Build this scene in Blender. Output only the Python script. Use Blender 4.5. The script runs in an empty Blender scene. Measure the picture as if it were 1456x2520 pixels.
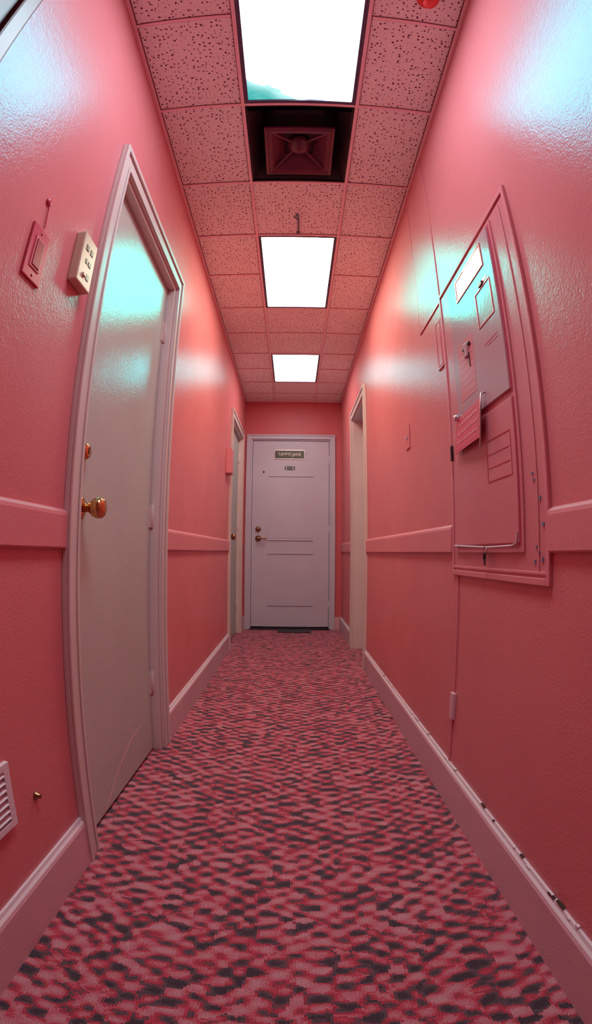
import bpy, bmesh, math, random
from mathutils import Matrix, Vector
random.seed(4)
SC=bpy.context.scene
SC.view_settings.view_transform='Standard'
SC.view_settings.look='None'
SC.view_settings.exposure=0.0

# ------------------------------------------------------------------ room dimensions (metres)
XL,XR=-0.544,0.528          # corridor wall faces
YB,YE=-1.6,5.077            # behind the camera / end wall
H=2.515
WT=0.15
GY=[-1.24,-0.83,-0.42,0.0,0.41,0.82,1.230,1.699,2.117,2.522,2.948,3.351,3.750,4.100,4.453,4.799]
M1,M2=-0.209,0.226

# ------------------------------------------------------------------ node helpers
def newmat(name):
    m=bpy.data.materials.new(name);m.use_nodes=True
    nt=m.node_tree
    return m,nt,nt.nodes['Principled BSDF']
def nd(nt,t,**kw):
    n=nt.nodes.new(t)
    for k,v in kw.items():
        if k in n.inputs: n.inputs[k].default_value=v
        else: setattr(n,k,v)
    return n
def coords(nt,scale=(1,1,1)):
    tc=nd(nt,'ShaderNodeTexCoord');mp=nd(nt,'ShaderNodeMapping')
    mp.inputs['Scale'].default_value=scale
    nt.links.new(tc.outputs['Object'],mp.inputs['Vector'])
    return mp.outputs['Vector']
def ramp(nt,fac,stops,interp='LINEAR'):
    r=nd(nt,'ShaderNodeValToRGB');r.color_ramp.interpolation=interp
    el=r.color_ramp.elements
    while len(el)<len(stops): el.new(0.5)
    for e,(p,c) in zip(el,stops): e.position=p;e.color=(*c,1) if len(c)==3 else c
    nt.links.new(fac,r.inputs['Fac']);return r.outputs['Color']
def mix(nt,fac,a,b,mode='MIX'):
    n=nd(nt,'ShaderNodeMix',data_type='RGBA',blend_type=mode)
    for s,v in ((n.inputs[0],fac),(n.inputs[6],a),(n.inputs[7],b)):
        if hasattr(v,'links') or hasattr(v,'is_linked'): nt.links.new(v,s)
        else: s.default_value=v if not isinstance(v,tuple) else (*v,1)
    return n.outputs[2]
def math2(nt,op,a,b=None,c=None):
    n=nd(nt,'ShaderNodeMath',operation=op)
    for i,v in enumerate((a,b,c)):
        if v is None: continue
        if hasattr(v,'is_linked'): nt.links.new(v,n.inputs[i])
        else: n.inputs[i].default_value=v
    return n.outputs[0]
def bump(nt,h,strength,dist,prev=None):
    b=nd(nt,'ShaderNodeBump',Strength=strength,Distance=dist)
    nt.links.new(h,b.inputs['Height'])
    if prev: nt.links.new(prev,b.inputs['Normal'])
    return b.outputs['Normal']
GLOSS=(0.0,0.84,0.95)   # teal-tinted clear gloss on the enamel paints
def paint(name,col,col2=None,rough=0.35,gloss=0.0,peel=0.35,peel_scale=150,dist=0.002,var=3.0,cap=.26):
    m,nt,P=newmat(name)
    v=coords(nt)
    if col2:
        n=nd(nt,'ShaderNodeTexNoise',Scale=var,Detail=4.0);nt.links.new(v,n.inputs['Vector'])
        c=ramp(nt,n.outputs['Fac'],[(0.35,col),(0.65,col2)]);nt.links.new(c,P.inputs['Base Color'])
    else: P.inputs['Base Color'].default_value=(*col,1)
    P.inputs['Roughness'].default_value=rough
    b=None
    if peel:
        n=nd(nt,'ShaderNodeTexNoise',Scale=peel_scale,Detail=2.0,Roughness=.5);nt.links.new(v,n.inputs['Vector'])
        n2=nd(nt,'ShaderNodeTexNoise',Scale=peel_scale*.22,Detail=2.0);nt.links.new(v,n2.inputs['Vector'])
        b=bump(nt,n.outputs['Fac'],peel,dist);b=bump(nt,n2.outputs['Fac'],peel*.35,dist*2,b)
        nt.links.new(b,P.inputs['Normal'])
    if gloss:
        P.inputs['Specular IOR Level'].default_value=0
        P.inputs['Roughness'].default_value=.8
        g=nd(nt,'ShaderNodeBsdfGlossy',Roughness=rough);g.inputs['Color'].default_value=(*GLOSS,1)
        fr=nd(nt,'ShaderNodeFresnel',IOR=1.5)
        if b: nt.links.new(b,g.inputs['Normal']);nt.links.new(b,fr.inputs['Normal'])
        f=math2(nt,'MULTIPLY',fr.outputs[0],gloss);f=math2(nt,'MINIMUM',f,cap)
        mx=nd(nt,'ShaderNodeMixShader');nt.links.new(f,mx.inputs[0]);nt.links.new(P.outputs[0],mx.inputs[1]);nt.links.new(g.outputs[0],mx.inputs[2])
        nt.links.new(mx.outputs[0],nt.nodes['Material Output'].inputs['Surface'])
    return m
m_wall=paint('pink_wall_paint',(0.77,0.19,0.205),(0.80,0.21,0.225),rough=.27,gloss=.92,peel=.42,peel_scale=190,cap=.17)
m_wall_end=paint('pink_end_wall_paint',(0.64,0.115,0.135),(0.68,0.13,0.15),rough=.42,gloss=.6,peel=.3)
m_trimpink=paint('pink_trim_paint',(0.79,0.215,0.245),(0.82,0.235,0.265),rough=.32,gloss=.8,peel=.25,cap=.18)
m_base=paint('baseboard_paint',(0.74,0.36,0.42),(0.78,0.40,0.46),rough=.38,gloss=.7,peel=.2)
m_door=paint('off_white_door_paint',(0.62,0.46,0.43),(0.66,0.50,0.46),rough=.17,gloss=1.2,peel=.35,peel_scale=240,cap=.30)
m_casing=paint('casing_paint',(0.74,0.50,0.48),(0.78,0.54,0.52),rough=.33,gloss=.8,peel=.2,cap=.18)
m_enddoor=paint('lavender_white_door_paint',(0.60,0.49,0.59),(0.64,0.53,0.63),rough=.35,gloss=.7,peel=.15)
m_panel=paint('painted_steel_pink',(0.75,0.20,0.225),(0.78,0.215,0.24),rough=.24,gloss=1.0,peel=.2,peel_scale=120,cap=.22)
m_panelgrey=paint('painted_steel_mauve',(0.62,0.27,0.30),(0.66,0.30,0.33),rough=.20,gloss=1.2,peel=.15,peel_scale=120,cap=.30)
m_plate=paint('switch_plate_pink',(0.62,0.06,0.12),None,rough=.3,peel=.1)
m_plate2=paint('switch_toggle_crimson',(0.40,0.025,0.06),None,rough=.3,peel=0)
m_ivory=paint('ivory_plastic',(0.66,0.48,0.36),(0.62,0.43,0.32),rough=.35,peel=.05)
m_dark=paint('dark_metal',(0.02,0.008,0.012),None,rough=.4,peel=0)
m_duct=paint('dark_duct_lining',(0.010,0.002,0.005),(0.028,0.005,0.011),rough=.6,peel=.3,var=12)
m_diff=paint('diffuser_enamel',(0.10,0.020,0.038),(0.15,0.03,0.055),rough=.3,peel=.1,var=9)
m_grid=paint('ceiling_grid_paint',(0.92,0.62,0.66),None,rough=.35,peel=0)
m_shade_line=paint('ceiling_grid_shade_line',(0.20,0.05,0.07),None,rough=.7,peel=0)  # dark strips edging the tees, shadow gap put in as colour
m_tframe=paint('troffer_frame',(0.10,0.07,0.13),None,rough=.3,peel=0)
m_gasket=paint('dark_gap',(0.012,0.004,0.006),None,rough=.8,peel=0)
m_paper=paint('pink_card',(0.60,0.045,0.10),(0.64,0.06,0.12),rough=.6,peel=0,var=30)
m_ink=paint('card_print',(0.72,0.20,0.27),None,rough=.6,peel=0)
m_letter=paint('plate_letters',(0.75,0.66,0.60),None,rough=.5,peel=0)
m_sign=paint('brown_sign_plate',(0.055,0.028,0.022),None,rough=.35,peel=0)
m_chip=paint('paint_chip_grey',(0.20,0.20,0.32),None,rough=.7,peel=0)
m_white=paint('white_lip',(0.85,0.64,0.70),None,rough=.35,gloss=.6,peel=0)
m_red=paint('red_sprinkler',(0.85,0.06,0.06),None,rough=.3,peel=0)
m_frame=paint('dark_picture_frame',(0.10,0.012,0.028),(0.16,0.02,0.04),rough=.35,peel=.1)
m_picture=paint('dark_picture_print',(0.05,0.01,0.02),(0.12,0.03,0.05),rough=.4,peel=0,var=6)
def metal(name,col,rough=.2):
    m,nt,P=newmat(name);P.inputs['Base Color'].default_value=(*col,1);P.inputs['Metallic'].default_value=1
    P.inputs['Roughness'].default_value=rough
    n=nd(nt,'ShaderNodeTexNoise',Scale=90.0);nt.links.new(coords(nt),n.inputs['Vector'])
    nt.links.new(bump(nt,n.outputs['Fac'],.1,.001),P.inputs['Normal']);return m
m_brass=metal('polished_brass',(0.62,0.36,0.15),.14)
m_bronze=metal('aged_bronze',(0.35,0.16,0.10),.3)
m_chrome=metal('chrome',(0.85,0.95,1.0),.12)
m_steel=metal('dull_steel',(0.45,0.30,0.33),.35)

def tile_mat():
    m,nt,P=newmat('fissured_ceiling_tile')
    v=coords(nt)
    vo=nd(nt,'ShaderNodeTexVoronoi',Scale=60.0,Randomness=1.0,voronoi_dimensions='2D');nt.links.new(v,vo.inputs['Vector'])
    sep=nd(nt,'ShaderNodeSeparateColor');nt.links.new(vo.outputs['Color'],sep.inputs['Color'])
    mr=nd(nt,'ShaderNodeMapRange');mr.inputs['To Min'].default_value=.05;mr.inputs['To Max'].default_value=.24
    nt.links.new(sep.outputs[0],mr.inputs['Value'])
    lt=math2(nt,'LESS_THAN',vo.outputs['Distance'],mr.outputs[0])
    vo2=nd(nt,'ShaderNodeTexVoronoi',Scale=160.0,voronoi_dimensions='2D');nt.links.new(v,vo2.inputs['Vector'])
    lt2=math2(nt,'LESS_THAN',vo2.outputs['Distance'],.15)
    ml=math2(nt,'MULTIPLY',lt2,.3)
    mx=math2(nt,'MAXIMUM',lt,ml)
    n=nd(nt,'ShaderNodeTexNoise',Scale=5.0,Detail=3.0);nt.links.new(v,n.inputs['Vector'])
    base=ramp(nt,n.outputs['Fac'],[(0.35,(0.88,0.80,0.78)),(0.65,(0.91,0.86,0.84))])
    c=mix(nt,mx,base,(0.13,0.035,0.07))
    nt.links.new(c,P.inputs['Base Color']);P.inputs['Roughness'].default_value=.85
    inv=math2(nt,'SUBTRACT',1.0,mx)
    nt.links.new(bump(nt,inv,.5,.003),P.inputs['Normal'])
    return m
m_tile=tile_mat()

def carpet_mat():
    m,nt,P=newmat('patterned_carpet')
    v0=coords(nt)
    # loop-pile weave: pattern is quantised to the tufts
    sn=nd(nt,'ShaderNodeVectorMath',operation='SNAP');nt.links.new(v0,sn.inputs[0]);sn.inputs[1].default_value=(.0065,.0045,1)
    vs=sn.outputs[0]
    def wob(src,scale,amp,detail=2.0):
        w=nd(nt,'ShaderNodeTexNoise',Scale=scale,Detail=detail);nt.links.new(vs,w.inputs['Vector'])
        sub=nd(nt,'ShaderNodeVectorMath',operation='SUBTRACT');nt.links.new(w.outputs['Color'],sub.inputs[0]);sub.inputs[1].default_value=(.5,.5,.5)
        sc=nd(nt,'ShaderNodeVectorMath',operation='MULTIPLY');nt.links.new(sub.outputs[0],sc.inputs[0]);sc.inputs[1].default_value=amp
        ad=nd(nt,'ShaderNodeVectorMath',operation='ADD');nt.links.new(src,ad.inputs[0]);nt.links.new(sc.outputs[0],ad.inputs[1])
        return ad.outputs[0]
    v=wob(vs,5.0,(.12,.04,0));v=wob(v,22.0,(.03,.010,0))
    s=nd(nt,'ShaderNodeSeparateXYZ');nt.links.new(v,s.inputs[0])
    sx=math2(nt,'SINE',math2(nt,'MULTIPLY',s.outputs[0],2*math.pi/.078))
    sy=math2(nt,'SINE',math2(nt,'MULTIPLY',s.outputs[1],2*math.pi/.048))
    f=math2(nt,'MULTIPLY',sx,sy)
    mp=nd(nt,'ShaderNodeMapping');mp.inputs['Scale'].default_value=(30,46,1);nt.links.new(v,mp.inputs['Vector'])
    vo=nd(nt,'ShaderNodeTexVoronoi',Scale=1.0,voronoi_dimensions='2D',Randomness=.8);nt.links.new(mp.outputs[0],vo.inputs['Vector'])
    sp=nd(nt,'ShaderNodeSeparateColor');nt.links.new(vo.outputs['Color'],sp.inputs['Color'])
    rip=nd(nt,'ShaderNodeTexNoise',Scale=1.0,Detail=2.0)
    mp2=nd(nt,'ShaderNodeMapping');mp2.inputs['Scale'].default_value=(18,30,1);nt.links.new(v,mp2.inputs['Vector']);nt.links.new(mp2.outputs[0],rip.inputs['Vector'])
    fine=nd(nt,'ShaderNodeTexNoise',Scale=330.0,Detail=2.0,Roughness=.7);nt.links.new(v0,fine.inputs['Vector'])
    f=math2(nt,'MULTIPLY_ADD',f,.30,.07)
    f=math2(nt,'ADD',f,math2(nt,'MULTIPLY',sp.outputs[0],.46))
    f=math2(nt,'ADD',f,math2(nt,'MULTIPLY_ADD',rip.outputs['Fac'],.8,-.24))
    f=math2(nt,'ADD',f,math2(nt,'MULTIPLY_ADD',fine.outputs['Fac'],.4,-.20))
    c=ramp(nt,f,[(0.16,(0.065,0.040,0.052)),(0.34,(0.16,0.088,0.105)),(0.375,(0.40,0.030,0.055)),(0.49,(0.62,0.055,0.095)),(0.60,(0.62,0.15,0.19)),(0.95,(0.66,0.26,0.30))])
    ft=ramp(nt,fine.outputs['Fac'],[(0.3,(0.58,0.56,0.59)),(0.7,(1.25,1.3,1.3))])
    c=mix(nt,.85,c,ft,'MULTIPLY')
    nt.links.new(c,P.inputs['Base Color']);P.inputs['Roughness'].default_value=.95
    P.inputs['Specular IOR Level'].default_value=.1
    P.inputs['Sheen Weight'].default_value=.3;P.inputs['Sheen Roughness'].default_value=.5;P.inputs['Sheen Tint'].default_value=(.9,.68,.82,1)
    b=bump(nt,fine.outputs['Fac'],.7,.004);nt.links.new(b,P.inputs['Normal'])
    return m
m_carpet=carpet_mat()

def lens_mat(name,col,strength,stain=False):
    m=bpy.data.materials.new(name);m.use_nodes=True;nt=m.node_tree;nt.nodes.clear()
    e=nd(nt,'ShaderNodeEmission');o=nd(nt,'ShaderNodeOutputMaterial');nt.links.new(e.outputs[0],o.inputs[0])
    e.inputs['Strength'].default_value=strength
    v=coords(nt)
    if stain:
        sep=nd(nt,'ShaderNodeSeparateXYZ');nt.links.new(v,sep.inputs[0])
        n=nd(nt,'ShaderNodeTexNoise',Scale=6.0,Detail=2.0,Distortion=.8);nt.links.new(v,n.inputs['Vector'])
        my=nd(nt,'ShaderNodeMapRange');my.inputs['From Min'].default_value=1.02;my.inputs['From Max'].default_value=1.22;nt.links.new(sep.outputs[1],my.inputs['Value'])
        mxx=nd(nt,'ShaderNodeMapRange');mxx.inputs['From Min'].default_value=.24;mxx.inputs['From Max'].default_value=-.2;nt.links.new(sep.outputs[0],mxx.inputs['Value'])
        a=math2(nt,'MULTIPLY',my.outputs[0],mxx.outputs[0])
        b=math2(nt,'MULTIPLY',a,n.outputs['Fac'])
        c=ramp(nt,b,[(0.13,col),(0.21,(0.03,0.055,0.055)),(0.40,(0.004,0.028,0.026))])
        nt.links.new(c,e.inputs['Color'])
    else:
        n=nd(nt,'ShaderNodeTexNoise',Scale=60.0);nt.links.new(v,n.inputs['Vector'])
        c=ramp(nt,n.outputs['Fac'],[(0.3,tuple(x*.95 for x in col)),(0.7,col)]);nt.links.new(c,e.inputs['Color'])
    return m
LS=18.5
m_l1=lens_mat('troffer_lens_cool',(0.68,0.90,1.0),LS,True)
m_l2=lens_mat('troffer_lens_warm',(0.90,1.0,0.74),LS*.95)
m_l3=lens_mat('troffer_lens_neutral',(0.95,0.92,0.84),LS*.62)

# ------------------------------------------------------------------ mesh helpers
def link(o,parent=None):
    SC.collection.objects.link(o)
    if parent: o.parent=parent
    return o
def empty(name):
    return link(bpy.data.objects.new(name,None))
def addbox(bm,x0,x1,y0,y1,z0,z1,mi=0,bev=0):
    r=bmesh.ops.create_cube(bm,size=1)['verts']
    for v in r: v.co=Vector(((x0+x1)/2+v.co.x*(x1-x0),(y0+y1)/2+v.co.y*(y1-y0),(z0+z1)/2+v.co.z*(z1-z0)))
    fs=set(f for v in r for f in v.link_faces)
    for f in fs: f.material_index=mi
    if bev:
        es=list(set(e for v in r for e in v.link_edges))
        bmesh.ops.bevel(bm,geom=es,offset=bev,segments=2,affect='EDGES',profile=.6)
def obj(name,bm,mats,parent=None,smooth=False):
    me=bpy.data.meshes.new(name);bm.to_mesh(me);bm.free()
    for m in (mats if isinstance(mats,(list,tuple)) else [mats]): me.materials.append(m)
    if smooth:
        for p in me.polygons: p.use_smooth=True
    return link(bpy.data.objects.new(name,me),parent)
def boxes(name,lst,mats,parent=None,bev=0):
    bm=bmesh.new()
    for b in lst:
        addbox(bm,*b[:6],mi=b[6] if len(b)>6 else 0,bev=b[7] if len(b)>7 else bev)
    return obj(name,bm,mats,parent)
def lathe(name,prof,mat,center,axis,parent=None,seg=32):
    bm=bmesh.new();ax=Vector(axis).normalized();q=ax.to_track_quat('Z','Y')
    rings=[]
    for d,r in prof:
        rings.append([bm.verts.new(q@Vector((r*math.cos(2*math.pi*i/seg),r*math.sin(2*math.pi*i/seg),d))+Vector(center)) for i in range(seg)])
    for a,b in zip(rings,rings[1:]):
        for i in range(seg): bm.faces.new((a[i],a[(i+1)%seg],b[(i+1)%seg],b[i]))
    bm.faces.new(list(reversed(rings[0])));bm.faces.new(rings[-1])
    bmesh.ops.recalc_face_normals(bm,faces=bm.faces)
    return obj(name,bm,mat,parent,True)
def tube(name,pts,r,mat,parent=None):
    cu=bpy.data.curves.new(name,'CURVE');cu.dimensions='3D';cu.bevel_depth=r;cu.bevel_resolution=3
    s=cu.splines.new('POLY');s.points.add(len(pts)-1)
    for p,c in zip(s.points,pts): p.co=(*c,1)
    cu.materials.append(mat);cu.use_fill_caps=True
    return link(bpy.data.objects.new(name,cu),parent)
def extrude_y(name,prof,y0,y1,mat,parent=None,mats=None,midx=None):
    bm=bmesh.new()
    a=[bm.verts.new((x,y0,z)) for x,z in prof];b=[bm.verts.new((x,y1,z)) for x,z in prof]
    n=len(prof)
    for i in range(n):
        f=bm.faces.new((a[i],a[(i+1)%n],b[(i+1)%n],b[i]))
        if midx and i in midx: f.material_index=1
    bm.faces.new(a);bm.faces.new(list(reversed(b)))
    bmesh.ops.recalc_face_normals(bm,faces=bm.faces)
    return obj(name,bm,mats or mat,parent)

# ------------------------------------------------------------------ shell
LD=[(1.10,1.868,2.022),(4.005,4.825,2.022)]
RD=[(3.375,4.075,2.022)]
def wall_side(name,x0,x1,ops):
    l=[];y=YB
    for a,b,t in ops:
        l.append((x0,x1,y,a,0,H+.3));l.append((x0,x1,a,b,t,H+.3));y=b
    l.append((x0,x1,y,YE,0,H+.3))
    return boxes(name,l,m_wall)
wall_side('wall_left',XL-WT,XL,LD)
wall_side('wall_right',XR,XR+WT,RD)
EX0,EX1,EZ=-0.462,0.405,2.075
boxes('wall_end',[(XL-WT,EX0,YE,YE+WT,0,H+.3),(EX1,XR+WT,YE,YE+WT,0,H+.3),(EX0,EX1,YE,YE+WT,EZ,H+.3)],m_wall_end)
boxes('wall_back',[(XL-WT,XR+WT,YB-WT,YB,0,H+.3)],m_wall)
boxes('floor',[(XL-WT,XR+WT,YB-WT,YE+WT,-.1,0)],m_carpet)

TB=0.010
rows=[YB]+GY+[YE]
skip={(0.41,0.82),(0.82,1.230),(2.117,2.522),(2.522,2.948),(3.750,4.100),(4.100,4.453),(1.230,1.699)}
cl=[]
for y0,y1 in zip(rows,rows[1:]):
    for c,(x0,x1) in enumerate(((XL,M1),(M1,M2),(M2,XR))):
        if c==1 and (y0,y1) in skip: continue
        cl.append((x0,x1,y0,y1,H,H+.02))
cl.append((XL-WT,XR+WT,YB-WT,YE+WT,H+.3,H+.35))
boxes('ceiling',cl,m_tile)
gl=[]
def tee_y(x0,x1,y): 
    gl.append((x0,x1,y-.0055,y+.0055,H-.006,H-.0005,0));gl.append((x0,x1,y-.0085,y+.0085,H-.0012,H-.0002,1))
for y in GY:
    if y in (0.82,2.522,4.100): tee_y(XL,M1-TB,y);tee_y(M2+TB,XR,y)
    else: tee_y(XL,XR,y)
for x in (M1,M2): 
    gl.append((x-.0065,x+.0065,YB,YE,H-.0065,H-.0003,0))
    s=-1 if x==M1 else 1
    gl.append((min(x,x+s*.0095),max(x,x+s*.0095),YB,YE,H-.0013,H-.0001,1))
gl+= [(XL,XL+.012,YB,YE,H-.007,H-.0002,0),(XR-.012,XR,YB,YE,H-.007,H-.0002,0),(XL,XR,YE-.014,YE,H-.007,H-.0002,0),
      (XL,XL+.016,YB,YE,H-.001,H-.0001,1),(XR-.016,XR,YB,YE,H-.001,H-.0001,1)]
boxes('ceiling_grid',gl,[m_grid,m_shade_line])

# ------------------------------------------------------------------ troffers
def troffer(y0,y1,mat):
    e=empty('ceiling_troffer_light')
    x0,x1=M1+.008,M2-.008;y0+=.006;y1-=.006
    f=.014
    boxes('frame',[(x0,x0+f,y0,y1,H-.006,H+.03),(x1-f,x1,y0,y1,H-.006,H+.03),(x0+f,x1-f,y0,y0+f,H-.006,H+.03),(x0+f,x1-f,y1-f,y1,H-.006,H+.03)],m_tframe,e,.002)
    boxes('lens',[(x0+f,x1-f,y0+f,y1-f,H+.002,H+.008)],mat,e)
    boxes('housing',[(x0,x1,y0,y1,H+.035,H+.11)],m_steel,e)
    return e
troffer(0.41,1.230,m_l1);troffer(2.117,2.948,m_l2);troffer(3.750,4.453,m_l3)

# ------------------------------------------------------------------ air diffuser
e=empty('air_vent_diffuser')
x0,x1,y0,y1=M1+.009,M2-.009,1.237,1.692
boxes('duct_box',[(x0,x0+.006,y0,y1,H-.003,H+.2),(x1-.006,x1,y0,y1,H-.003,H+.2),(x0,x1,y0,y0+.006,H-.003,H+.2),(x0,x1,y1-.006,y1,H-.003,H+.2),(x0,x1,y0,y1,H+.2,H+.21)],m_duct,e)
def sq_frustum(bm,cx,cy,z0,a0,z1,a1,mi=0,b0=None,b1=None):
    b0=b0 or a0;b1=b1 or a1
    A=[bm.verts.new((cx+sx*a0,cy+sy*b0,z0)) for sx,sy in ((-1,-1),(1,-1),(1,1),(-1,1))]
    B=[bm.verts.new((cx+sx*a1,cy+sy*b1,z1)) for sx,sy in ((-1,-1),(1,-1),(1,1),(-1,1))]
    for i in range(4):
        f=bm.faces.new((A[i],A[(i+1)%4],B[(i+1)%4],B[i]));f.material_index=mi
    return A,B
cx,cy=(M1+M2)/2,1.50
bm=bmesh.new()
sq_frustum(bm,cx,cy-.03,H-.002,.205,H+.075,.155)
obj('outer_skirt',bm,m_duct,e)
bm=bmesh.new()
sq_frustum(bm,cx,cy,H-.004,.142,H-.010,.130)
sq_frustum(bm,cx,cy,H-.010,.130,H-.004,.112)
sq_frustum(bm,cx,cy,H-.004,.112,H+.055,.062)
A,B=sq_frustum(bm,cx,cy,H-.004,.142,H+.004,.142)
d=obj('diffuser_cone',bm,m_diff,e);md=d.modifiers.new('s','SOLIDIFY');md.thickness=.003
bm=bmesh.new();A,B=sq_frustum(bm,cx,cy,H+.056,.062,H+.066,.062);bm.faces.new(B);bm.faces.new(A)
obj('throat',bm,m_dark,e)
lathe('centre_dome',[(0,.052),(.008,.052),(.020,.047),(.034,.034),(.042,.018),(.045,.004)],m_diff,(cx,cy-.0,H+.05),(0,0,-1),e)
for i,(sx,sy) in enumerate(((-1,-1),(1,-1),(1,1),(-1,1))):
    tube('rib_%d'%(i+1),[(cx+sx*.03,cy+sy*.03,H+.03),(cx+sx*.115,cy+sy*.115,H-.004)],.006,m_diff,e)
boxes('damper_blade',[(cx-.10,cx+.10,y0+.03,y0+.10,H+.06,H+.07)],m_dark,e)

e=empty('ceiling_hook')
tube('wire',[(.012,2.10,H-.004),(.012,1.99,H-.007),(.010,1.93,H-.012),(.006,1.915,H-.02),(.002,1.93,H-.026)],.0035,m_tframe,e)
tube('cross_wire',[(-.012,1.955,H-.006),(.014,1.985,H-.008)],.003,m_tframe,e)
lathe('base',[(0,.011),(.003,.011),(.005,.006)],m_tframe,(.012,2.095,H+.001),(0,0,-1),e)
e=empty('ceiling_sprinkler')
lathe('stem',[(-.018,.008),(.004,.008)],m_red,(.40,.72,H),(0,0,-1),e)
lathe('escutcheon',[(0,.035),(.004,.035),(.010,.022),(.012,.012)],m_red,(.40,.72,H),(0,0,-1),e)
lathe('nozzle',[(.012,.010),(.03,.008),(.032,.020),(.036,.020)],m_red,(.40,.72,H),(0,0,-1),e)

# ------------------------------------------------------------------ baseboards and chair rails
def baseboard(name,side,y0,y1):
    X=XL if side<0 else XR;s=1 if side<0 else -1
    h=.145
    prof=[(X,0),(X+s*.016,0),(X+s*.016,h-.022),(X+s*.013,h-.014),(X+s*.008,h-.008),(X+s*.006,h),(X,h)]
    return extrude_y(name,prof,y0,y1,None,mats=[m_base,m_white],midx={3,4,5})
e=empty('baseboard_left')
for i,(a,b) in enumerate(((YB,1.033),(1.9345,3.94),(4.89,YE))): baseboard('run_%d'%(i+1),-1,a,b).parent=e
e=empty('baseboard_right')
for i,(a,b) in enumerate(((YB,3.31),(4.14,YE))): baseboard('run_%d'%(i+1),1,a,b).parent=e
e=empty('baseboard_end')
boxes('run_1',[(XL+.016,-.515,YE-.014,YE,0,.14),(.455,XR-.016,YE-.014,YE,0,.14)],m_base,e,.003)
def rail(name,side,y0,y1,parent):
    X=XL if side<0 else XR;s=1 if side<0 else -1
    a,b=.845,.936
    prof=[(X,a),(X+s*.009,a),(X+s*.012,a+.004),(X+s*.012,b-.014),(X+s*.010,b-.006),(X+s*.005,b-.001),(X,b+.002)]
    return extrude_y(name,prof,y0,y1,m_trimpink,parent)
e=empty('trim_1')
for i,(a,b) in enumerate(((YB,1.033),(1.9345,3.94),(4.89,YE))): rail('chair_rail_%d'%(i+1),-1,a,b,e)
e=empty('trim_2')
for i,(a,b) in enumerate(((YB,.868),(1.490,3.31),(4.14,YE))): rail('chair_rail_%d'%(i+1),1,a,b,e)

# ------------------------------------------------------------------ side doors
def casing(par,side,o0,o1,i0,i1,top,itop):
    X=XL if side<0 else XR;s=1 if side<0 else -1
    def B(x0,x1,*r): 
        a,b=sorted((X+s*x0,X+s*x1));return (a,b,*r)
    L=[B(0,.014,o0,i0,0,top),B(0,.014,i1,o1,0,top),B(0,.014,i0,i1,itop,top),
       B(.014,.022,o0,o0+.018,0,top),B(.014,.022,o1-.018,o1,0,top),B(.014,.022,o0+.018,o1-.018,top-.018,top),
       B(.014,.018,i0-.012,i0,0,itop+.012),B(.014,.018,i1,i1+.012,0,itop+.012),B(.014,.018,i0,i1,itop,itop+.012)]
    boxes('casing',L,m_casing,par,.0025)
def jamb(par,side,i0,i1,itop,depth,stop):
    X=XL if side<0 else XR;s=-1 if side<0 else 1
    def B(x0,x1,*r):
        a,b=sorted((X+s*x0,X+s*x1));return (a,b,*r)
    t=.018
    L=[B(-.002,depth,i0,i0+t,0,itop),B(-.002,depth,i1-t,i1,0,itop),B(-.002,depth,i0+t,i1-t,itop-t,itop)]
    boxes('jamb',L,m_casing,par,.001)
def hinge(par,x,y,z,s):
    boxes('hinge_leaf',[(min(x,x+s*.003),max(x,x+s*.003),y-.028,y+.004,z-.045,z+.045)],m_casing,par,.001)
    lathe('hinge_knuckle',[(-.048,.004),(-.046,.0065),(.046,.0065),(.048,.004)],m_casing,(x+s*.006,y+.002,z),(0,0,1),par,16)
def knob(par,x,y,z,s,mat=m_brass):
    lathe('rosette',[(0,.033),(.004,.033),(.009,.026),(.011,.014)],mat,(x,y,z),(s,0,0),par)
    lathe('knob',[(.008,.013),(.026,.012),(.034,.016),(.042,.025),(.054,.029),(.066,.028),(.073,.022),(.076,.012),(.0765,.004)],mat,(x,y,z),(s,0,0),par)
def deadbolt(par,x,y,z,s,mat=m_brass):
    lathe('deadbolt',[(0,.027),(.006,.027),(.014,.022),(.020,.019),(.021,.010)],mat,(x,y,z),(s,0,0),par)
    boxes('keyway',[(min(x+s*.021,x+s*.0225),max(x+s*.021,x+s*.0225),y-.0015,y+.0015,z-.008,z+.008)],m_dark,par)
e=empty('door_1')
casing(e,-1,1.033,1.9345,1.098,1.870,2.09,2.02)
jamb(e,-1,1.10,1.868,2.022,.11,0)
SX=XL-.030
boxes('slab',[(SX-.04,SX,1.121,1.847,.012,2.0)],m_door,e,.003)
boxes('door_gap',[(SX-.03,SX-.012,1.1185,1.121,.0,2.0),(SX-.03,SX-.012,1.847,1.8495,0,2.0),(SX-.03,SX-.012,1.121,1.847,.0005,.011)],m_gasket,e)
for z in (.30,.98,1.78): hinge(e,SX,1.848,z,1)
knob(e,SX,1.185,.955,1);deadbolt(e,SX,1.178,1.108,1)
boxes('latch_edge_plate',[(SX-.001,SX+.0008,1.122,1.126,.92,.99)],m_brass,e)
tube('scratch',[(SX+.0006,1.30,.03),(SX+.0006,1.42,.10),(SX+.0006,1.56,.155),(SX+.0006,1.70,.17)],.0008,m_trimpink,e)
e=empty('door_2')
casing(e,-1,3.94,4.89,4.003,4.827,2.09,2.02)
jamb(e,-1,4.005,4.825,2.022,.11,0)
boxes('slab',[(SX-.04,SX,4.026,4.804,.012,2.0)],m_door,e,.003)
for z in (.30,1.1,1.80): hinge(e,SX,4.805,z,1)
knob(e,SX,4.10,.97,1,m_bronze);deadbolt(e,SX,4.095,1.10,1,m_bronze)
e=empty('door_3')
casing(e,1,3.31,4.14,3.373,4.077,2.09,2.02)
jamb(e,1,3.375,4.075,2.022,WT-.001,0)
boxes('slab',[(XR+.105,XR+.143,3.394,4.056,.012,2.003)],m_enddoor,e,.003)
knob(e,XR+.105,3.47,.96,-1,m_bronze)
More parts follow.
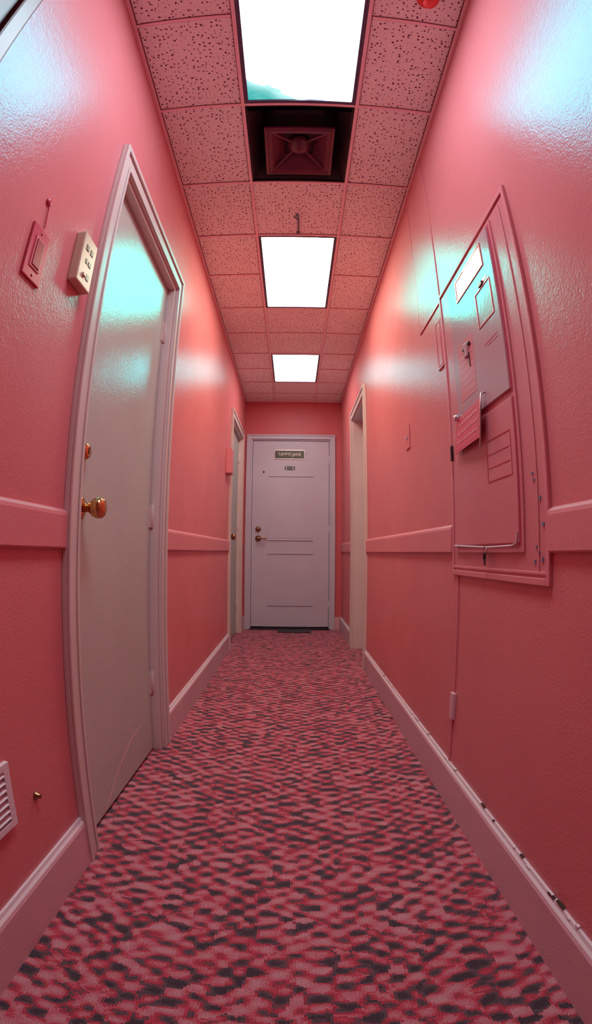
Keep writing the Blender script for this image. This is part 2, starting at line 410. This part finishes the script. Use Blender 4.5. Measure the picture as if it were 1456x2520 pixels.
for z in (.3,1.1,1.8): hinge(e,XR+.105,4.056,z,-1)

# ------------------------------------------------------------------ end door
e=empty('door_4')
ox0,ox1,oz=-.515,.455,2.125
boxes('casing',[(ox0,EX0,YE-.016,YE,0,oz),(EX1,ox1,YE-.016,YE,0,oz),(EX0,EX1,YE-.016,YE,EZ,oz),
  (ox0,ox0+.014,YE-.024,YE-.016,0,oz),(ox1-.014,ox1,YE-.024,YE-.016,0,oz),(ox0+.014,ox1-.014,YE-.024,YE-.016,oz-.014,oz)],m_enddoor,e,.003)
boxes('jamb',[(EX0,EX0+.012,YE,YE+.1,0,EZ),(EX1-.012,EX1,YE,YE+.1,0,EZ),(EX0+.012,EX1-.012,YE,YE+.1,EZ-.012,EZ)],m_enddoor,e)
sx0,sx1=EX0+.015,EX1-.015;SY=YE+.014
boxes('slab',[(sx0,sx1,SY,SY+.04,.03,EZ-.015)],m_enddoor,e,.003)
boxes('door_gap',[(EX0+.012,sx0,SY+.012,SY+.03,0,EZ-.012),(sx1,EX1-.012,SY+.012,SY+.03,0,EZ-.012),(sx0,sx1,SY+.012,SY+.03,EZ-.015,EZ-.012)],m_gasket,e)
boxes('panel_ledges',[(-.27,.215,SY-.009,SY-.001,1.660,1.671),(-.27,.215,SY-.009,SY-.001,.965,.976),(-.27,.215,SY-.009,SY-.001,.820,.831),(-.27,.215,SY-.009,SY-.001,.260,.271)],m_enddoor,e,.001)
boxes('panel_faces',[(-.265,.210,SY-.002,SY-.0002,.99,1.655),(-.265,.210,SY-.002,SY-.0002,.277,.815)],m_enddoor,e,.0015)
for z in (.26,1.08,1.85):
    boxes('hinge_leaf',[(sx1-.006,EX1+.004,SY-.004,SY,z-.05,z+.05)],m_enddoor,e,.001)
    lathe('hinge_knuckle',[(-.05,.004),(-.048,.007),(.048,.007),(.05,.004)],m_enddoor,(EX1-.012,SY-.008,z),(0,0,1),e,16)
boxes('threshold',[(EX0,EX1,YE-.03,YE+.06,.0,.012)],m_dark,e,.003)
boxes('sweep',[(sx0,sx1,SY-.006,SY-.0005,.012,.03)],m_dark,e)
lathe('deadbolt',[(0,.030),(.006,.030),(.016,.024),(.022,.018),(.023,.008)],m_bronze,(-.375,SY,1.085),(0,-1,0),e)
lathe('lever_rose',[(0,.032),(.006,.032),(.012,.022),(.035,.012)],m_bronze,(-.375,SY,.985),(0,-1,0),e)
boxes('lever_handle',[(-.385,-.275,SY-.05,SY-.034,.977,.993)],m_bronze,e,.006)
lathe('peephole',[(0,.010),(.004,.010),(.006,.006)],m_dark,(-.325,SY,1.71),(0,-1,0),e,20)
boxes('name_plate_rim',[(-.215,.125,SY-.006,SY-.0005,1.850,1.960)],m_steel,e,.002)
boxes('name_plate',[(-.205,.115,SY-.009,SY-.006,1.862,1.948)],m_sign,e,.001)
def text(name,s,loc,size,mat,par,rot,bold=.0,sx=1.0):
    cu=bpy.data.curves.new(name,'FONT');cu.body=s;cu.size=size;cu.align_x='CENTER';cu.align_y='CENTER';cu.extrude=.0006;cu.offset=bold
    cu.materials.append(mat);o=bpy.data.objects.new(name,cu);link(o,par);o.location=loc;o.rotation_euler=rot;o.scale=(sx,1,1);return o
text('name_text','TAMMY.JANE',(-.045,SY-.0105,1.905),.050,m_letter,e,(math.pi/2,0,0),.0008,.86)
text('number_text','1EE1',(-.04,SY-.002,1.750),.056,m_sign,e,(math.pi/2,0,0),.003,1.15)
boxes('door_mat',[(-.15,.20,YE-.20,YE-.035,.0005,.010)],m_dark,None,.002)

# ------------------------------------------------------------------ left wall fittings
e=empty('light_switch')
boxes('plate',[(XL,XL+.006,.712,.787,1.38,1.51)],m_plate,e,.002)
boxes('rocker',[(XL+.006,XL+.010,.735,.766,1.412,1.478)],m_plate2,e,.0015)
boxes('rocker_rim',[(XL+.005,XL+.008,.730,.735,1.407,1.483),(XL+.005,XL+.008,.766,.771,1.407,1.483),(XL+.005,XL+.008,.735,.766,1.478,1.483),(XL+.005,XL+.008,.735,.766,1.407,1.412)],m_trimpink,e)
for z in (1.392,1.498): lathe('screw',[(0,.003),(.0015,.003)],m_bronze,(XL+.006,.7495,z),(1,0,0),e,12)
e=empty('wall_hook')
tube('wire',[(XL+.003,.756,1.52),(XL+.004,.748,1.575)],.0015,m_plate,e)
lathe('ring',[(0,.010),(.004,.010),(.006,.005)],m_plate,(XL,.745,1.588),(1,0,0),e,20)
e=empty('thermostat')
boxes('body',[(XL,XL+.026,.905,.988,1.475,1.62)],m_ivory,e,.004)
boxes('slots',[(XL+.026,XL+.0275,.925,.94,1.575,1.59),(XL+.026,XL+.0275,.952,.967,1.575,1.59),(XL+.026,XL+.0275,.935,.945,1.54,1.552),(XL+.026,XL+.0275,.952,.967,1.54,1.552),(XL+.026,XL+.0275,.952,.967,1.50,1.515)],m_sign,e)
boxes('lever',[(XL+.026,XL+.031,.93,.945,1.50,1.508)],m_ivory,e,.001)
e=empty('air_return_grille')
boxes('frame',[(XL,XL+.010,.34,.745,.42,.435),(XL,XL+.010,.34,.745,.295,.31),(XL,XL+.010,.34,.355,.31,.42),(XL,XL+.010,.725,.745,.31,.42)],m_white,e,.001)
boxes('back',[(XL,XL+.001,.355,.725,.31,.42)],m_dark,e)
bm=bmesh.new()
for i in range(7):
    z=.317+i*.0155
    vs=[bm.verts.new(c) for c in ((XL+.001,.355,z+.009),(XL+.001,.725,z+.009),(XL+.010,.725,z),(XL+.010,.355,z))];bm.faces.new(vs)
s=obj('louvres',bm,m_white,e);md=s.modifiers.new('s','SOLIDIFY');md.thickness=.0015
e=empty('door_stop_bumper')
lathe('stub',[(-.003,.010),(.004,.010),(.008,.006),(.012,.006),(.014,.004)],m_bronze,(XL,.842,.31),(1,0,0),e,20)
e=empty('picture_frame')
fy0,fy1,fz0,fz1=-.25,.41,1.52,2.30
boxes('moulding',[(XL,XL+.022,fy0,fy0+.045,fz0,fz1),(XL,XL+.022,fy1-.045,fy1,fz0,fz1),(XL,XL+.022,fy0+.045,fy1-.045,fz0,fz0+.045),(XL,XL+.022,fy0+.045,fy1-.045,fz1-.045,fz1)],m_frame,e,.006)
boxes('print',[(XL,XL+.008,fy0+.045,fy1-.045,fz0+.045,fz1-.045)],m_picture,e)
e=empty('door_chime_box')
boxes('body',[(XL,XL+.04,3.72,3.86,1.47,1.68)],m_trimpink,e,.004)
boxes('cover_lip',[(XL+.04,XL+.044,3.73,3.85,1.48,1.67)],m_trimpink,e,.001)

# ------------------------------------------------------------------ electrical panel, right wall
e=empty('electrical_panel')
def R(x0,x1,*r): return (XR-x1,XR-x0,*r)
py0,py1,pz0,pz1=.868,1.490,.775,1.765
boxes('backboard',[R(0,.003,py0,py1,pz0,pz1)],m_panel,e,.001)
boxes('outer_trim',[R(.003,.010,py0,py0+.014,pz0,pz1),R(.003,.007,py1-.014,py1,pz0,pz1),R(.003,.008,py0+.014,py1-.014,pz1-.014,pz1),R(.003,.010,py0+.014,py1-.014,pz0,pz0+.016),R(.003,.007,py0+.014,py1-.014,pz0+.022,pz0+.03),R(.003,.0055,py0+.05,py0+.056,pz0+.03,pz1-.03)],m_trimpink,e,.002)
boxes('cover',[R(.003,.008,.985,1.450,.845,1.735)],m_panel,e,.002)
boxes('upper_door',[R(.008,.015,1.0,1.37,1.235,1.72)],m_panelgrey,e,.002)
boxes('upper_door_gap',[R(.0075,.0095,.995,1.375,1.230,1.725)],m_plate,e)
boxes('lower_door',[R(.008,.013,1.0,1.440,.868,1.215)],m_panel,e,.002)
boxes('lower_door_gap',[R(.0075,.0095,.997,1.443,.865,1.218)],m_plate,e)
boxes('inspection_window',[R(.015,.0165,1.06,1.20,1.630,1.695)],m_chrome,e,.001)
boxes('window_dark_glass',[R(.015,.0162,1.20,1.28,1.630,1.695)],m_steel,e,.001)
boxes('window_bezel',[R(.015,.0175,1.054,1.06,1.624,1.701),R(.015,.0175,1.28,1.286,1.624,1.701),R(.015,.0175,1.06,1.28,1.695,1.701),R(.015,.0175,1.06,1.28,1.624,1.630)],m_plate,e)
boxes('directory_frame',[R(.015,.017,1.03,1.033,1.46,1.57),R(.015,.017,1.137,1.14,1.46,1.57),R(.015,.017,1.033,1.137,1.567,1.57),R(.015,.017,1.033,1.137,1.46,1.463),R(.015,.0158,1.045,1.10,1.578,1.586),R(.015,.0158,1.03,1.12,1.40,1.403),R(.015,.0158,1.03,1.10,1.39,1.392)],m_plate,e)
boxes('directory_pull',[R(.015,.020,1.075,1.10,1.572,1.584)],m_dark,e,.001)
boxes('side_label',[R(.015,.0156,1.20,1.33,1.30,1.48)],m_panel,e)
boxes('side_label_lines',[R(.0156,.0159,1.21,1.32,1.315+i*.022,1.317+i*.022) for i in range(7)],m_plate,e)
boxes('latch',[R(.015,.023,1.238,1.262,1.42,1.465)],m_panelgrey,e,.003)
boxes('latch_slot',[R(.015,.018,1.232,1.237,1.385,1.43)],m_dark,e,.001)
lathe('latch_lock',[(0,.007),(.006,.007),(.007,.003)],m_dark,(XR-.015,1.225,1.455),(-1,0,0),e,16)
lathe('latch_screw',[(0,.006),(.005,.006)],m_dark,(XR-.015,1.275,1.455),(-1,0,0),e,16)
boxes('lower_label_frame',[R(.013,.0143,1.02,1.022,1.03,1.14),R(.013,.0143,1.166,1.168,1.03,1.14),R(.013,.0143,1.022,1.166,1.138,1.14),R(.013,.0143,1.022,1.166,1.03,1.032),R(.013,.014,1.03,1.16,1.065,1.067),R(.013,.014,1.03,1.16,1.100,1.102)],m_plate,e)
boxes('hinge_barrel',[R(.008,.020,1.44,1.452,1.14,1.19)],m_dark,e,.002)
for i in range(9):
    y=random.uniform(.892,.94);z=random.uniform(.80,1.05)
    boxes('paint_chip_%d'%(i+1),[R(.003,.0058,y,y+random.uniform(.003,.008),z,z+random.uniform(.003,.010))],m_chip,e)
# stiff printed card clipped to the panel, leaning out slightly
e=empty('hanging_tag_card')
c=boxes('card',[(-.0008,.0008,0,.235,-.108,0)],m_paper,e)
bm=bmesh.new()
for row in range(3):
    y=.022
    while y<.205:
        w=random.uniform(.008,.020);z=-.022-row*.026
        addbox(bm,-.0016,-.0006,y,y+w,z-.008,z);y+=w+.006
addbox(bm,-.0014,-.0006,.012,.223,-.012,-.010);addbox(bm,-.0014,-.0006,.012,.223,-.098,-.096)
k=obj('card_print_marks',bm,m_ink,e)
Mx=Matrix.Translation((XR-.030,1.150,1.258))@Matrix.Rotation(math.radians(4),4,'Y')@Matrix.Rotation(math.radians(-3),4,'Z')
for o in (c,k): o.data.transform(Mx)
tube('holder_wire',[(XR-.015,1.147,1.275),(XR-.028,1.147,1.27),(XR-.034,1.147,1.22),(XR-.04,1.150,1.12)],.0025,m_steel,e)
lathe('holder_clip',[(0,.010),(.014,.010),(.018,.005)],m_chrome,(XR-.015,1.365,1.262),(-1,0,0),e,20)
e=empty('hanging_keys')
tube('wire',[(XR-.015,1.004,.895),(XR-.016,1.006,.868),(XR-.016,1.03,.862),(XR-.017,1.18,.860),(XR-.016,1.44,.868)],.0022,m_white,e)
tube('key_ring',[(XR-.022,1.18+.012*math.sin(a),.850+.012*math.cos(a)) for a in [i*math.pi/8 for i in range(17)]],.0012,m_steel,e)
boxes('key_1',[(XR-.026,XR-.024,1.172,1.180,.812,.842),(XR-.026,XR-.024,1.169,1.186,.828,.846)],m_dark,e,.0005)
boxes('key_2',[(XR-.022,XR-.020,1.184,1.190,.816,.842),(XR-.022,XR-.020,1.180,1.196,.830,.846)],m_bronze,e,.0005)

e=empty('wall_patch_panel')
boxes('board',[R(0,.0035,1.49,1.775,1.75,H-.008)],m_wall,e,.001)
boxes('seam',[R(.0,.0042,1.775,1.778,1.75,H-.008),R(0,.0042,1.49,1.778,1.747,1.750)],m_plate,e)
e=empty('cable_raceway')
boxes('channel',[R(0,.005,1.440,1.446,.146,.775)],m_trimpink,e,.001)
boxes('shadow_gap',[R(0,.0015,1.446,1.449,.146,.775)],m_plate,e)
boxes('clip',[R(.0,.012,1.425,1.455,.30,.39)],m_base,e,.002)
e=empty('small_wall_box')
boxes('body',[R(0,.005,1.50,1.57,1.50,1.69)],m_wall,e,.001)
boxes('rim',[R(.005,.0065,1.51,1.512,1.51,1.68),R(.005,.0065,1.558,1.56,1.51,1.68),R(.005,.0065,1.512,1.558,1.678,1.68),R(.005,.0065,1.512,1.558,1.51,1.512)],m_plate,e)
e=empty('light_switch')
boxes('plate',[R(0,.005,2.05,2.12,1.32,1.43)],m_wall,e,.002)
boxes('toggle',[R(.005,.013,2.08,2.09,1.365,1.385)],m_base,e,.001)
e=empty('peeling_paint_flakes')
bm=bmesh.new()
for i in range(26):
    y=random.uniform(.5,2.6);z=.146+random.uniform(-.004,.002);w=random.uniform(.006,.03)
    addbox(bm,XR-.0085,XR-.002,y,y+w,z,z+random.uniform(.001,.004),mi=0 if i%4 else 1)
obj('flakes',bm,[m_white,m_sign],e)
e=empty('carpet_debris')
bm=bmesh.new()
for x,y in ((.50,2.55),(.495,2.28),(.505,2.72),(.24,1.66)):
    addbox(bm,x,x+.02,y,y+.008,.0,.004,bev=.001)
obj('crumbs',bm,m_sign,e)

w=bpy.data.worlds.new('World');SC.world=w;w.use_nodes=True
w.node_tree.nodes['Background'].inputs[0].default_value=(0.02,0.01,0.012,1)

# ------------------------------------------------------------------ camera: fisheye lens
cam=bpy.data.cameras.new('Camera');co=bpy.data.objects.new('Camera',cam);SC.collection.objects.link(co);SC.camera=co
pi,ya,ro=.0831,.0062,.0091
f=Vector((math.sin(ya)*math.cos(pi),math.cos(ya)*math.cos(pi),math.sin(pi)))
r=Vector((math.cos(ya),-math.sin(ya),0));u=r.cross(f)
r2=math.cos(ro)*r+math.sin(ro)*u;u2=r2.cross(f)
co.matrix_world=Matrix(((r2.x,u2.x,-f.x,0),(r2.y,u2.y,-f.y,0),(r2.z,u2.z,-f.z,.8503),(0,0,0,1)))
cam.lens=16.6;cam.clip_start=.01
cam.sensor_fit='VERTICAL';cam.sensor_height=36;cam.sensor_width=20.8
cam.type='PANO'
k=36/2520*1000
cam.panorama_type='FISHEYE_LENS_POLYNOMIAL';cam.fisheye_fov=math.pi
cam.fisheye_polynomial_k0=0;cam.fisheye_polynomial_k1=-.8604/k;cam.fisheye_polynomial_k2=0
cam.fisheye_polynomial_k3=.0137/k**3;cam.fisheye_polynomial_k4=0
